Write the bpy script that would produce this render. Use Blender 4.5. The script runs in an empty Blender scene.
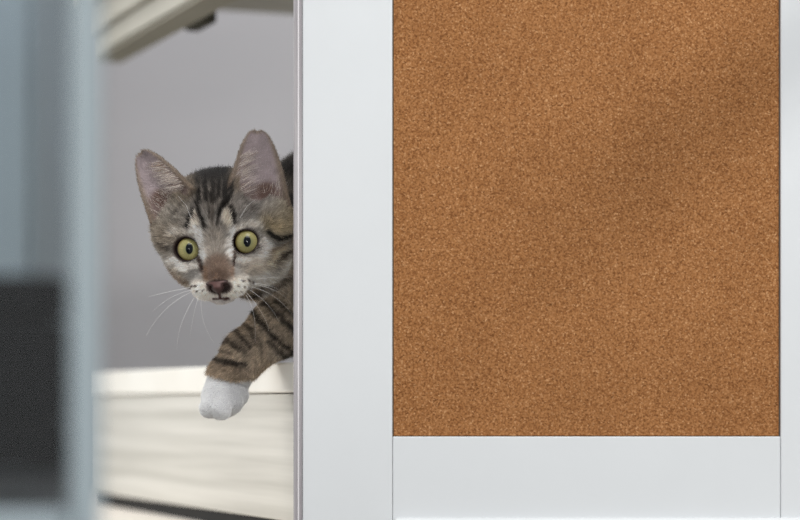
import bpy, bmesh, math, random
import numpy as np
from mathutils import Vector, Matrix

rng = np.random.default_rng(7)
random.seed(7)
C = bpy.context.scene.collection
EYE_Z = 1.0          # camera height
CAM_Y = -1.2
FPX = 2400.0         # focal length in pixels of an 800 px wide frame (108 mm on 36 mm)


def P(px, py, y):
    """point of the place seen at pixel (px, py) and standing at depth y"""
    D = y - CAM_Y
    return np.array([(px - 400.0) / FPX * D, y, EYE_Z + (403.0 - py) / FPX * D])


def lin(c):
    c = np.asarray(c, dtype=float) / 255.0
    return np.where(c <= 0.04045, c / 12.92, ((c + 0.055) / 1.055) ** 2.4)


def lin4(c):
    v = lin(c)
    return (float(v[0]), float(v[1]), float(v[2]), 1.0)


# ----------------------------------------------------------------- materials
def principled(name, col=(200, 200, 200), rough=0.5, metal=0.0, spec=0.5):
    m = bpy.data.materials.new(name)
    m.use_nodes = True
    b = m.node_tree.nodes['Principled BSDF']
    b.inputs['Base Color'].default_value = lin4(col)
    b.inputs['Roughness'].default_value = rough
    b.inputs['Metallic'].default_value = metal
    b.inputs['Specular IOR Level'].default_value = spec
    return m, b, m.node_tree.nodes, m.node_tree.links


def noise_tint(m, b, n, l, c0, c1, scale=(1, 1, 1), nscale=5.0, detail=4.0, bump=0.0, lo=0.35, hi=0.65):
    tc = n.new('ShaderNodeTexCoord')
    mp = n.new('ShaderNodeMapping')
    mp.inputs['Scale'].default_value = scale
    l.new(tc.outputs['Object'], mp.inputs['Vector'])
    t = n.new('ShaderNodeTexNoise')
    t.inputs['Scale'].default_value = nscale
    t.inputs['Detail'].default_value = detail
    l.new(mp.outputs['Vector'], t.inputs['Vector'])
    r = n.new('ShaderNodeValToRGB')
    r.color_ramp.elements[0].position = lo
    r.color_ramp.elements[0].color = lin4(c0)
    r.color_ramp.elements[1].position = hi
    r.color_ramp.elements[1].color = lin4(c1)
    l.new(t.outputs['Fac'], r.inputs['Fac'])
    l.new(r.outputs['Color'], b.inputs['Base Color'])
    if bump:
        bp = n.new('ShaderNodeBump')
        bp.inputs['Strength'].default_value = bump
        bp.inputs['Distance'].default_value = 0.0005
        l.new(t.outputs['Fac'], bp.inputs['Height'])
        l.new(bp.outputs['Normal'], b.inputs['Normal'])
    return t, r


def mat_paint(name, c0, c1, rough=0.5, nscale=8.0, scale=(1, 1, 1), bump=0.0, spec=0.4):
    m, b, n, l = principled(name, c0, rough, 0, spec)
    noise_tint(m, b, n, l, c0, c1, scale, nscale, bump=bump)
    return m


M = {}
M['laminate'] = mat_paint('white_laminate', (218, 221, 223), (221, 224, 226), 0.42, 14.0, bump=0.02)
M['laminate_side'] = mat_paint('white_side_laminate', (222, 227, 230), (226, 230, 233), 0.42, 14.0)
M['wall'] = mat_paint('grey_wall_paint', (196, 194, 197), (199, 197, 199), 0.9, 3.0, spec=0.1)
M['floor'] = mat_paint('floor_vinyl', (150, 146, 140), (165, 160, 152), 0.5, 9.0)
M['washed'] = mat_paint('whitewashed_board', (184, 181, 172), (214, 211, 203), 0.42, 5.0, (0.5, 0.5, 22), 0.0)
M['shelf'] = mat_paint('cream_shelf_edge', (236, 232, 223), (241, 238, 230), 0.4, 20.0)
M['cream'] = mat_paint('cream_rail_paint', (168, 164, 152), (178, 174, 162), 0.5, 9.0)
M['taupe'] = mat_paint('taupe_board', (140, 137, 128), (148, 145, 136), 0.6, 9.0)
M['shade_runner'] = mat_paint('olive_shade_runner', (138, 134, 122), (146, 142, 130), 0.8, 9.0, spec=0.1)  # rail underside shade put into the colour; also colours the door backing
M['corner_shade'] = mat_paint('olive_corner_shade', (58, 56, 48), (66, 64, 55), 0.8, 9.0, spec=0.1)  # dark corner shade at the rail joint put into the colour
M['black'] = mat_paint('black_rubber', (26, 26, 26), (34, 33, 32), 0.7, 30.0, spec=0.2)
M['darkcase'] = mat_paint('black_plastic', (6, 6, 8), (9, 9, 11), 0.95, 30.0, spec=0.1)
M['slate'] = mat_paint('slate_grey_board', (82, 84, 87), (98, 100, 103), 0.6, 8.0, (1, 1, 30))
M['blue'] = mat_paint('pale_blue_grey_paint', (134, 148, 158), (138, 152, 161), 0.6, 5.0)
M['stile'] = mat_paint('pale_aqua_grey_paint', (150, 163, 169), (156, 168, 173), 0.45, 5.0)
M['table'] = mat_paint('pale_table_top', (222, 214, 204), (230, 222, 212), 0.35, 6.0)

# aluminium channel
m, b, n, l = principled('brushed_aluminium', (190, 188, 190), 0.28, 1.0)
noise_tint(m, b, n, l, (186, 183, 186), (204, 202, 203), (60, 60, 2), 9.0)
M['alu'] = m
m, b, n, l = principled('clear_plastic_edge', (176, 170, 172), 0.2, 0.0, 0.6)
M['lip'] = m

M['channel'] = mat_paint('grey_edge_plastic', (172, 167, 170), (180, 175, 177), 0.25, 9.0, (60, 60, 2))
M['bead'] = mat_paint('pale_edge_bead', (226, 222, 224), (232, 229, 230), 0.3, 9.0)
# glass
m, b, n, l = principled('door_glass', (246, 249, 249), 0.02)
b.inputs['Transmission Weight'].default_value = 1.0
b.inputs['IOR'].default_value = 1.45
M['glass'] = m


def mat_cork():
    m, b, n, l = principled('cork', (172, 120, 74), 0.85, 0, 0.15)
    tc = n.new('ShaderNodeTexCoord')
    v = n.new('ShaderNodeTexVoronoi')
    v.inputs['Scale'].default_value = 1450.0
    v.inputs['Randomness'].default_value = 1.0
    l.new(tc.outputs['Object'], v.inputs['Vector'])
    sep = n.new('ShaderNodeSeparateColor')
    l.new(v.outputs['Color'], sep.inputs['Color'])
    r = n.new('ShaderNodeValToRGB')
    cr = r.color_ramp
    cr.elements[0].position = 0.0
    cr.elements[0].color = lin4((132, 87, 49))
    cr.elements[1].position = 1.0
    cr.elements[1].color = lin4((206, 158, 112))
    for pos, c in ((0.07, (146, 96, 56)), (0.3, (164, 112, 67)), (0.6, (175, 123, 77)), (0.9, (184, 132, 86))):
        e = cr.elements.new(pos)
        e.color = lin4(c)
    l.new(sep.outputs[0], r.inputs['Fac'])
    t = n.new('ShaderNodeTexNoise')
    t.inputs['Scale'].default_value = 900.0
    t.inputs['Detail'].default_value = 3.0
    l.new(tc.outputs['Object'], t.inputs['Vector'])
    r2 = n.new('ShaderNodeValToRGB')
    r2.color_ramp.elements[0].position = 0.3
    r2.color_ramp.elements[0].color = lin4((196, 186, 176))
    r2.color_ramp.elements[1].position = 0.6
    r2.color_ramp.elements[1].color = (1, 1, 1, 1)
    l.new(t.outputs['Fac'], r2.inputs['Fac'])
    t3 = n.new('ShaderNodeTexNoise')
    t3.inputs['Scale'].default_value = 22.0
    t3.inputs['Detail'].default_value = 3.0
    l.new(tc.outputs['Object'], t3.inputs['Vector'])
    r3 = n.new('ShaderNodeValToRGB')
    r3.color_ramp.elements[0].position = 0.3
    r3.color_ramp.elements[0].color = lin4((240, 238, 236))
    r3.color_ramp.elements[1].position = 0.7
    r3.color_ramp.elements[1].color = (1, 1, 1, 1)
    l.new(t3.outputs['Fac'], r3.inputs['Fac'])
    mx = n.new('ShaderNodeMix')
    mx.data_type = 'RGBA'
    mx.blend_type = 'MULTIPLY'
    mx.inputs['Factor'].default_value = 1.0
    l.new(r.outputs['Color'], mx.inputs['A'])
    l.new(r2.outputs['Color'], mx.inputs['B'])
    mx2 = n.new('ShaderNodeMix')
    mx2.data_type = 'RGBA'
    mx2.blend_type = 'MULTIPLY'
    mx2.inputs['Factor'].default_value = 1.0
    l.new(mx.outputs['Result'], mx2.inputs['A'])
    l.new(r3.outputs['Color'], mx2.inputs['B'])
    l.new(mx2.outputs['Result'], b.inputs['Base Color'])
    bp = n.new('ShaderNodeBump')
    bp.inputs['Strength'].default_value = 0.25
    bp.inputs['Distance'].default_value = 0.0004
    l.new(sep.outputs[1], bp.inputs['Height'])
    l.new(bp.outputs['Normal'], b.inputs['Normal'])
    return m


M['cork'] = mat_cork()


def mat_attr(name, attr, rough=0.6, spec=0.2, coat=0.0):
    m, b, n, l = principled(name, (128, 128, 128), rough, 0, spec)
    a = n.new('ShaderNodeAttribute')
    a.attribute_name = attr
    l.new(a.outputs['Color'], b.inputs['Base Color'])
    if coat:
        b.inputs['Coat Weight'].default_value = coat
        b.inputs['Coat Roughness'].default_value = 0.02
    return m


# ----------------------------------------------------------------- mesh helpers
def tag(o, label=None, cat=None, kind=None, group=None):
    if label: o['label'] = label
    if cat: o['category'] = cat
    if kind: o['kind'] = kind
    if group: o['group'] = group
    return o


def empty(name, loc, label, cat):
    o = bpy.data.objects.new(name, None)
    o.empty_display_size = 0.02
    C.objects.link(o)
    o.location = loc
    return tag(o, label, cat, 'thing')


def finish(name, me, mat, parent, origin):
    if origin is None:
        origin = tuple(parent.location) if parent is not None and parent.parent is None else (0, 0, 0)
    o = bpy.data.objects.new(name, me)
    C.objects.link(o)
    me.transform(Matrix.Translation(-Vector(origin)))
    if mat is not None:
        me.materials.append(mat)
    if parent is None:
        o.location = origin
    else:
        o.parent = parent
    return o


def world_origin(o):
    v = Vector((0, 0, 0))
    while o is not None:
        v += o.location
        o = o.parent
    return v


def obj_bm(name, bm, mat, parent=None, origin=None, smooth=False):
    me = bpy.data.meshes.new(name)
    bm.normal_update()
    bm.to_mesh(me)
    bm.free()
    if smooth:
        me.polygons.foreach_set('use_smooth', [True] * len(me.polygons))
    if parent is not None:
        origin = world_origin(parent)
    return finish(name, me, mat, parent, origin if origin is not None else (0, 0, 0))


def add_box(bm, lo, hi, bevel=0.0, seg=2, mat4=None):
    vs = [bm.verts.new((x, y, z)) for x in (lo[0], hi[0]) for y in (lo[1], hi[1]) for z in (lo[2], hi[2])]
    f = [(0, 1, 3, 2), (4, 6, 7, 5), (0, 4, 5, 1), (2, 3, 7, 6), (0, 2, 6, 4), (1, 5, 7, 3)]
    fs = [bm.faces.new([vs[i] for i in q]) for q in f]
    geom = vs
    if bevel > 0:
        es = list({e for q in fs for e in q.edges})
        r = bmesh.ops.bevel(bm, geom=es, offset=bevel, segments=seg, profile=0.5, affect='EDGES', clamp_overlap=True)
        geom = list({v for q in r['faces'] for v in q.verts} | {v for v in vs if v.is_valid})
    if mat4 is not None:
        bmesh.ops.transform(bm, matrix=mat4, verts=geom)
    return geom


def box(name, lo, hi, mat, parent=None, bevel=0.0, seg=2, mat4=None, origin=None):
    bm = bmesh.new()
    add_box(bm, lo, hi, bevel, seg, mat4)
    bmesh.ops.recalc_face_normals(bm, faces=bm.faces)
    return obj_bm(name, bm, mat, parent, origin)


def extrude_profile(name, prof, z0, z1, mat, parent):
    """closed (x, y) outline extruded upright from z0 to z1"""
    bm = bmesh.new()
    a = [bm.verts.new((x, y, z0)) for x, y in prof]
    c = [bm.verts.new((x, y, z1)) for x, y in prof]
    k = len(prof)
    for i in range(k):
        bm.faces.new((a[i], a[(i + 1) % k], c[(i + 1) % k], c[i]))
    bm.faces.new(a)
    bm.faces.new(c)
    bmesh.ops.recalc_face_normals(bm, faces=bm.faces)
    return obj_bm(name, bm, mat, parent)


# ----------------------------------------------------------------- the room
def structure(o):
    o['kind'] = 'structure'
    return o


structure(box('floor', (-1.7, -1.9, -0.05), (1.7, 1.15, 0.0), M['floor']))
structure(box('wall_back', (-1.7, 1.05, 0.0), (1.7, 1.15, 2.6), M['wall']))
structure(box('wall_right', (1.6, -1.9, 0.0), (1.7, 1.05, 2.6), M['wall']))

# ----------------------------------------------------------------- cork board door
DX0, DX1 = P(302.5, 0, 0)[0], P(869, 0, 0)[0]
SX = P(392.5, 0, 0)[0]          # inner side of the left stile
SX2 = P(780.5, 0, 0)[0]
DZ0 = P(0, 530, 0)[2]
DZ1 = DZ0 + 0.52
RZ = P(0, 436.5, 0)[2]          # top of the bottom rail
TZ = DZ1 - (RZ - DZ0)
TH = 0.017
door = empty('cork_board_door', ((DX0 + DX1) / 2, TH / 2, DZ0),
             'white framed cabinet door with a big brown cork board panel, standing ajar', 'cabinet door')
g = 0.00007
box('stile', (DX0, 0, DZ0), (SX - g, TH, DZ1), M['laminate'], door, 0.0006, 2)
box('stile', (SX2 + g, 0, DZ0), (DX1, TH, DZ1), M['laminate'], door, 0.0006, 2)
box('rail', (SX + g, 0.0001, DZ0), (SX2 - g, TH, RZ), M['laminate'], door, 0.0005, 2)
box('rail', (SX + g, 0.0001, TZ), (SX2 - g, TH, DZ1), M['laminate'], door, 0.0005, 2)
box('cork_sheet', (SX + 0.00055, 0.0020, RZ + 0.0004), (SX2 - 0.0005, 0.006, TZ - 0.0004), M['cork'], door)
box('backing_board', (SX - 0.001, 0.0062, RZ - 0.001), (SX2 + 0.001, 0.010, TZ + 0.001), M['shade_runner'], door)
box('bottom_trim', (SX + 0.0002, -0.0042, DZ0 + 0.0005), (DX1, -0.0001, P(0, 517.5, 0)[2]), M['laminate'], door, 0.0017, 1)
# aluminium edge channel of the door: lip, bead, groove
x0 = P(293.3, 0, 0)[0]
def X(px): return P(px, 0, 0)[0]
prof = [(X(293.2), 0.0165), (X(293.2), 0.0035), (X(294.0), 0.0024), (X(295.0), 0.0020), (X(302.0), 0.0020), (X(302.3), 0.0026), (X(302.3), 0.0165)]
extrude_profile('edge_channel', prof, DZ0, DZ1, M['channel'], door)
extrude_profile('bead', [(X(297.7), 0.0019), (X(297.7), 0.0006), (X(298.1), 0.0001), (X(298.9), 0.0001), (X(299.2), 0.0006), (X(299.2), 0.0019)], DZ0, DZ1, M['bead'], door)

# ----------------------------------------------------------------- the cabinet behind it (turned about 20 degrees)
dn = np.array([-900.0, 2400.0]); dn /= np.linalg.norm(dn)      # depth direction
wn = np.array([dn[1], -dn[0]])                                  # width direction
c0 = P(293.5, 0, 0.045)
CAB = Matrix(((wn[0], dn[0], 0, c0[0]), (wn[1], dn[1], 0, 0.045), (0, 0, 1, 0), (0, 0, 0, 1)))
D0 = 1.245
zS1 = EYE_Z + (403 - 362) / FPX * D0       # shelf top
zS0 = EYE_Z + (403 - 392.5) / FPX * D0
zB = EYE_Z + (403 - 523) / FPX * D0        # underside of the side panel
zR = EYE_Z + (403 + 61) / FPX * D0         # underside of the top rail
zT = zB - 0.0078                           # table top
cab = empty('cat_cabinet', tuple(CAB @ Vector((0.25, 0.21, zT))),
            'whitewashed open-sided cabinet with the pale shelf the kitten stands on', 'cabinet')
CW, CD = 0.48, 0.47


def cbox(name, lo, hi, mat, bevel=0.0008, par=None):
    return box(name, lo, hi, mat, par or cab, bevel, 2, CAB)


cbox('shelf', (0, 0, zS0), (CW, CD, zS1), M['shelf'], 0.0012)
cbox('side_panel', (0.0012, 0, zB), (0.016, CD, zS0 - 0.0006), M['washed'])
cbox('side_panel', (CW - 0.016, 0, zB), (CW, CD, zR), M['washed'])
cbox('back_panel', (0.016, CD - 0.012, zB), (CW - 0.016, CD, zS0 - 0.0006), M['washed'])
cbox('bottom_board', (0.016, 0.002, zB), (CW - 0.016, CD - 0.012, zB + 0.012), M['washed'])
cbox('plinth', (0.004, 0.006, zT), (CW - 0.02, CD - 0.006, zB), M['black'], 0)
# top rail: two stepped mouldings over a strip coloured as underside shade, plus the top board and the cross rail
rl = cbox('top_rail', (0, 0.0, zR), (0.022, 0.455, zR + 0.014), M['cream'])
cbox('shade_runner', (0.0015, 0.0, zR - 0.003), (0.0215, 0.455, zR - 0.0002), M['shade_runner'], 0.0005, rl)  # added strip, its darker colour stands in for shade under the rail
cbox('moulding', (-0.004, 0.0, zR + 0.0145), (0.022, 0.455, zR + 0.034), M['cream'], 0.0015, rl)
cbox('moulding', (-0.010, 0.0, zR + 0.0345), (0.018, 0.455, zR + 0.046), M['cream'], 0.0015, rl)
cbox('top_board', (0.0265, 0.0, zR + 0.026), (CW, 0.385, zR + 0.042), M['taupe'])
cbox('cross_rail', (0.0265, 0.150, zR - 0.0005), (CW - 0.017, 0.180, zR + 0.0255), M['taupe'])
cbox('corner_shade', (0.0225, 0.255, zR - 0.004), (0.033, 0.295, zR + 0.0255), M['corner_shade'], 0.002)  # block added as the dark shade in the corner of the rail joint
# ----------------------------------------------------------------- table the cabinet stands on
tx0, tx1, ty0, ty1 = -0.262, 0.75, 0.02, 0.92
tbl = empty('work_table', ((tx0 + tx1) / 2, (ty0 + ty1) / 2, 0), 'pale table under the whitewashed cabinet, its top just showing below the dark gap', 'table')
box('table_top', (tx0, ty0, zT - 0.03), (tx1, ty1, zT), M['table'], tbl, 0.002)
for sx in (tx0 + 0.03, tx1 - 0.07):
    for sy in (ty0 + 0.03, ty1 - 0.07):
        box('leg', (sx, sy, 0), (sx + 0.04, sy + 0.04, zT - 0.03), M['laminate_side'], tbl, 0.002)

# ----------------------------------------------------------------- foreground glass door on the left
GY = -0.50
gx1 = P(100, 0, GY)[0]
gx0 = P(71, 0, GY)[0]
gz0 = P(0, 530, GY)[2]
gd = empty('glass_door', (gx0 - 0.12, GY, 0.0), 'blurred glass door with a pale blue-grey frame close to the camera on the left', 'glass door')
box('stile', (gx0, GY - 0.006, 0.02), (gx1, GY + 0.006, 1.5), M['stile'], gd, 0.003, 3)
box('stile', (gx0 - 0.30, GY - 0.006, 0.02), (gx0 - 0.28, GY + 0.006, 1.5), M['stile'], gd, 0.003, 3)
zr = P(0, 511, GY)[2]
box('rail', (gx0 - 0.2795, GY - 0.005, zr - 0.05), (gx0 - 0.0005, GY + 0.005, zr), M['stile'], gd, 0.002)
box('rail', (gx0 - 0.2795, GY - 0.005, 1.47), (gx0 - 0.0005, GY + 0.005, 1.5), M['stile'], gd, 0.002)
box('glass_pane', (gx0 - 0.2795, GY - 0.002, zr + 0.0005), (gx0 - 0.0005, GY + 0.002, 1.4695), M['glass'], gd)

# things behind the glass: blue locker, slate counter, black case
BY = 0.62
bx1 = P(36, 0, BY)[0]
bl = empty('blue_locker', (bx1 - 0.25, BY + 0.15, 0), 'tall blue-grey locker seen blurred through the glass door', 'locker')
box('body', (bx1 - 0.5, BY + 0.006, 0.0), (bx1, BY + 0.3, 1.8), M['blue'], bl, 0.004)
dr = box('door', (bx1 - 0.49, BY - 0.008, 0.05), (bx1 - 0.006, BY + 0.0055, 1.78), M['blue'], bl, 0.003)
box('handle', (bx1 - 0.47, BY - 0.03, 0.9), (bx1 - 0.455, BY - 0.0085, 1.05), M['alu'], dr, 0.004)
KY = -0.485
kx1 = P(80, 0, KY)[0]
kz = P(0, 424, KY)[2]
ct = empty('slate_counter', (kx1 - 0.2, KY + 0.02, 0), 'dark slate grey counter seen blurred through the glass, below the black case', 'counter')
box('counter_top', (kx1 - 0.4, KY - 0.004, kz - 0.014), (kx1, KY + 0.045, kz), M['darkcase'], ct, 0.002)
box('front_panel', (kx1 - 0.395, KY + 0.004, 0.0), (kx1 - 0.004, KY + 0.016, kz - 0.0145), M['slate'], ct, 0.001)
box('side_panel', (kx1 - 0.02, KY + 0.0165, 0.0), (kx1 - 0.004, KY + 0.043, kz - 0.0145), M['slate'], ct, 0.001)
bz = P(0, 272, KY)[2]
cs = empty('black_case', (kx1 - 0.08, KY + 0.025, kz), 'black case standing on the slate counter behind the blurred glass', 'case')
box('body', (kx1 - 0.15, KY + 0.012, kz), (kx1 - 0.006, KY + 0.042, kz + (bz - kz) * 0.7), M['darkcase'], cs, 0.006, 3)
ld = box('lid', (kx1 - 0.152, KY + 0.009, kz + (bz - kz) * 0.7 + 0.0005), (kx1 - 0.004, KY + 0.044, bz), M['darkcase'], cs, 0.016, 5)
box('latch', (kx1 - 0.085, KY + 0.005, kz + (bz - kz) * 0.6), (kx1 - 0.065, KY + 0.0088, kz + (bz - kz) * 0.8), M['slate'], cs, 0.001)

# unseen stand, added so its arm throws the soft slanting shadow on the cork
def rod(name, a, b, rad, mat, parent, seg=20):
    a, b = Vector(a), Vector(b)
    bm = bmesh.new()
    d = b - a
    bmesh.ops.create_cone(bm, cap_ends=True, segments=seg, radius1=rad, radius2=rad, depth=d.length,
                          matrix=Matrix.Translation((a + b) / 2) @ d.to_track_quat('Z', 'Y').to_matrix().to_4x4())
    return obj_bm(name, bm, mat, parent, smooth=False)


SHADOW_LAMP = np.array([1.0, -1.0, 1.75])  # position of the unseen lamp added for the slanting shadow
sa = P(790, 52, 0); sb = P(585, 218, 0)
pa = sa + 0.30 * (SHADOW_LAMP - sa); pb = sb + 0.30 * (SHADOW_LAMP - sb)
pd = (pa - pb) / np.linalg.norm(pa - pb)
top_ = pb + pd * (0.72 - pb[0]) / pd[0]
st = empty('shadow_stand', (top_[0], top_[1], 0), 'unseen slim black stand added so its arm casts the soft slanting shadow on the cork board', 'stand')
rod('shadow_arm', pb, top_ + pd * 0.06, 0.013, M['black'], st)
rod('pole', (top_[0], top_[1] + 0.024, 0.25), (top_[0], top_[1] + 0.024, top_[2] + 0.04), 0.011, M['black'], st)
for k in range(3):
    an = 0.5 + k * 2.0944
    rod('leg', (top_[0] + 0.012 * math.cos(an), top_[1] + 0.024 + 0.012 * math.sin(an), 0.42),
        (top_[0] + 0.26 * math.cos(an), top_[1] + 0.024 + 0.26 * math.sin(an), 0.008), 0.008, M['black'], st)
box('clamp', (top_[0] - 0.02, top_[1] + 0.004, top_[2] - 0.02), (top_[0] + 0.02, top_[1] + 0.04, top_[2] + 0.02), M['darkcase'], st, 0.004)

# ================================================================= the kitten
H0 = P(215.5, 245.5, 0.030) * 1000.0
roll = math.atan2(7, 59)
Rv = np.array([math.cos(roll), 0, math.sin(roll)])
Uv = np.array([-math.sin(roll), 0, math.cos(roll)])
Fv = np.array([0, -1.0, 0])
yaw = math.radians(5.0)
R1 = math.cos(yaw) * Rv + math.sin(yaw) * Fv
F1 = math.cos(yaw) * Fv - math.sin(yaw) * Rv
BAS = np.stack([R1, Uv, F1], 0)           # rows
PXMM = 1230.0 / FPX                        # mm per pixel at the face


def to_head(p):
    return (p - H0.astype(p.dtype)) @ BAS.T.astype(p.dtype)


def from_head(q):
    return np.asarray(q, dtype=float) @ BAS + H0


def smin(a, b, k):
    h = np.maximum(k - np.abs(a - b), 0) / k
    return np.minimum(a, b) - h * h * k * 0.25


def smax(a, b, k):
    return -smin(-a, -b, k)


def ell(p, c, r):
    q = p - np.asarray(c, dtype=p.dtype)
    r = np.asarray(r, dtype=p.dtype)
    k0 = np.linalg.norm(q / r, axis=-1)
    k1 = np.linalg.norm(q / (r * r), axis=-1) + 1e-6
    return k0 * (k0 - 1) / k1


def rcone(p, a, b, ra, rb):
    a = np.asarray(a, dtype=p.dtype); b = np.asarray(b, dtype=p.dtype)
    ab = b - a
    t = np.clip(((p - a) @ ab) / float(ab @ ab), 0, 1)
    d = p - a - t[..., None] * ab
    return np.linalg.norm(d, axis=-1) - (ra + (rb - ra) * t)


def pm(px, py, y):
    return P(px, py, y) * 1000.0


EYES = [(-15.2, 0.0, -8.6), (15.2, 0.0, -8.6)]
EYE_R = 8.6


def eye_uv(q, s):
    """coordinates on the face along and across the eye opening; s = -1 viewer's left"""
    c = EYES[0] if s < 0 else EYES[1]
    x = (q[..., 0] - c[0]) * s              # + = outer
    y = q[..., 1] - c[1]
    t = math.radians(24)
    u = x * math.cos(t) + y * math.sin(t)   # towards the outer, upper corner
    v = -x * math.sin(t) + y * math.cos(t)
    return u, v


def eye_rad(q, s):
    u, v = eye_uv(q, s)
    return np.sqrt((u / 6.25) ** 2 + (v / 5.6) ** 2)


def sd_head(q):
    d = ell(q, (0, 10.0, -27), (33.2, 29.8, 28.5))
    d = smin(d, ell(q, (0, 14, -15), (20, 16, 13.5)), 8)
    for s in (-1, 1):
        d = smin(d, ell(q, (15.0 * s, -4.5, -19), (11.5, 12, 13)), 6)
        d = smin(d, ell(q, (13.0 * s, -11, -9), (8.5, 8, 9)), 5)
        d = smin(d, ell(q, (15.2 * s, 0, -8.6), (9.9, 9.6, 9.7)), 4)
    d = smin(d, ell(q, (21, -9, -23), (10.5, 10, 13)), 6)
    d = smin(d, ell(q, (30.5, 8.5, -12), (8.5, 9, 10)), 6)
    d = smin(d, ell(q, (-25.6, 9.5, -11), (6.8, 8.2, 9)), 6)
    d = smin(d, rcone(q, (0, 8, -10), (0, -14, 3.5), 8.6, 5.4), 4)
    for s in (-1, 1):
        d = smin(d, ell(q, (6.0 * s, -20.8, 1.4), (7.6, 6.0, 7.2)), 7.5)
    d = smin(d, ell(q, (0, -26.4, -1.8), (6.0, 3.3, 6.6)), 2.5)
    d = smin(d, ell(q, (0, -19, 7), (4.3, 3.6, 4)), 2.0)
    # mouth and philtrum crease
    for s in (-1, 1):
        d = smax(d, -rcone(q, (0, -27.0, 8.6), (7.0 * s, -28.0, 4.5), 0.55, 0.45), 0.9)
    d = smax(d, -rcone(q, (0, -24, 10.6), (0, -27.0, 8.8), 0.45, 0.45), 0.8)
    # eye openings
    for s in (-1, 1):
        e = (eye_rad(q, s) - 1.0) * 5.7
        e = np.maximum(e, -(q[..., 2] + 9.0))
        d = smax(d, -e, 1.2)
    return d


def ear_frame(base, tip, fb, ft, twist):
    """base and tip in pixels, depths (mm, + towards the camera)"""
    b = pm(base[0], base[1], (H0[1] - fb) / 1000.0)
    t = pm(tip[0], tip[1], (H0[1] - ft) / 1000.0)
    y = t - b
    h = np.linalg.norm(y); y /= h
    f = np.array([math.sin(twist), -math.cos(twist), 0.0])
    x = np.cross(y, f) * -1
    x /= np.linalg.norm(x)
    z = np.cross(x, y)
    if z @ f < 0:
        z = -z
    return b, np.stack([x, y, z], 0), h


EARS = [
    dict(fr=ear_frame((170, 203), (139, 151.5), -5, -22, -0.28), w=14.2, ex=0.45, cup=7.5, cx=1.0, cy=8.5, cr=(9.5, 9.5, 7.0)),
    dict(fr=ear_frame((258.5, 202), (257.5, 129), -4, -22, 0.10), w=16.0, ex=0.42, cup=8.0, cx=0.0, cy=9.0, cr=(11.5, 11.0, 7.6)),
]


def ear_coords(p, e):
    b, A, h = e['fr']
    q = (p - b.astype(p.dtype)) @ A.T.astype(p.dtype)
    x, y, z = q[..., 0], q[..., 1], q[..., 2]
    t = np.clip((h - y) / h, 0, 1.25)
    w = e['w'] * np.power(np.maximum(t, 1e-4), e['ex'])
    zs = -e['cup'] * (0.25 + 0.75 * np.clip(t, 0, 1)) * (1 - np.clip((x / np.maximum(w, 1.0)) ** 2, 0, 1.4))
    return x, y, z, w, zs, t, h


def sd_ear(p, e):
    x, y, z, w, zs, t, h = ear_coords(p, e)
    th = 0.75 + 0.7 * np.clip(t, 0, 1)
    d = smax((np.abs(z - zs) - th) * 0.85, (np.abs(x) - w) * 0.8, 1.2)
    d = np.maximum(d, y - h)
    d = np.maximum(d, -y - 2.5)
    return d


def sd_concha(p, e):
    x, y, z, w, zs, t, h = ear_coords(p, e)
    q = np.stack([x - e['cx'], y - e['cy'], z - 2.5], -1)
    return ell(q, (0, 0, 0), e['cr'])


SHZ = zS1 * 1000.0
LEG = [(pm(318, 282, 0.088), 18.5), (pm(280, 327, 0.073), 13.6), (pm(246, 353, 0.060), 10.0), (pm(230, 377, 0.052), 9.6)]
TOES = [(pm(209.5, 408, 0.037), 4.7), (pm(221, 409.5, 0.034), 4.9), (pm(233, 402.5, 0.040), 4.8), (pm(239.5, 395.5, 0.047), 4.2)]


def sd_leg(p):
    d = None
    for (a, ra), (b, rb) in zip(LEG[:-1], LEG[1:]):
        e = rcone(p, a, b, ra, rb)
        d = e if d is None else smin(d, e, 5)
    d = smin(d, rcone(p, LEG[-1][0], pm(222.5, 397, 0.046), 9.6, 10.4), 4)
    return d


def sd_paw(p):
    d = None
    for c, r in TOES:
        e = rcone(p, pm(225, 390, 0.046), c, 7.0, r)
        d = e if d is None else smin(d, e, 1.6)
    return d


def body_parts():
    hb = from_head((4, 2, -36))
    L = []
    L.append((hb, pm(325, 250, 0.112), 22, 34, 10))
    L.append((pm(316, 200, 0.108), pm(345, 205, 0.125), 24, 27, 12))
    L.append((pm(338, 258, 0.125), pm(470, 258, 0.205), 38, 39, 14))
    L.append((pm(338, 205, 0.122), pm(470, 225, 0.205), 26, 28, 14))
    # standing foreleg
    a = pm(352, 300, 0.125); b = a + np.array([-4, -8, -34.0]); b[2] = SHZ + 28
    c = np.array([b[0] - 1, b[1] - 4, SHZ + 10.5]); t = np.array([c[0] - 9, c[1] - 9, SHZ + 9.2])
    L += [(a, b, 17, 10, 8), (b, c, 10, 9, 4), (c, t, 9, 8, 3)]
    # hind legs
    for dx, dy in ((-4, -26), (22, 24)):
        a = pm(472, 272, 0.205) + np.array([dx, dy, 0]); k = a + np.array([-30, -12, -22]); k[2] = SHZ + 26
        h = a + np.array([6, 6, 0]); h[2] = SHZ + 16
        f = h + np.array([-38, -16, 0]); f[2] = SHZ + 9.5
        L += [(a, k, 27, 15, 8), (k, h, 15, 10, 6), (h, f, 10, 9, 4)]
    # tail
    pts = [pm(505, 250, 0.225), pm(545, 270, 0.27), pm(575, 315, 0.29), pm(600, 335, 0.27), pm(610, 345, 0.235)]
    rs = [13, 10, 8.5, 8, 7]
    for i in range(4):
        L.append((pts[i], pts[i + 1], rs[i], rs[i + 1], 5))
    return L


BODY = body_parts()


def sd_body(p):
    d = None
    for a, b, ra, rb, k in BODY:
        e = rcone(p, a, b, ra, rb)
        d = e if d is None else smin(d, e, k)
    return d


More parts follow.
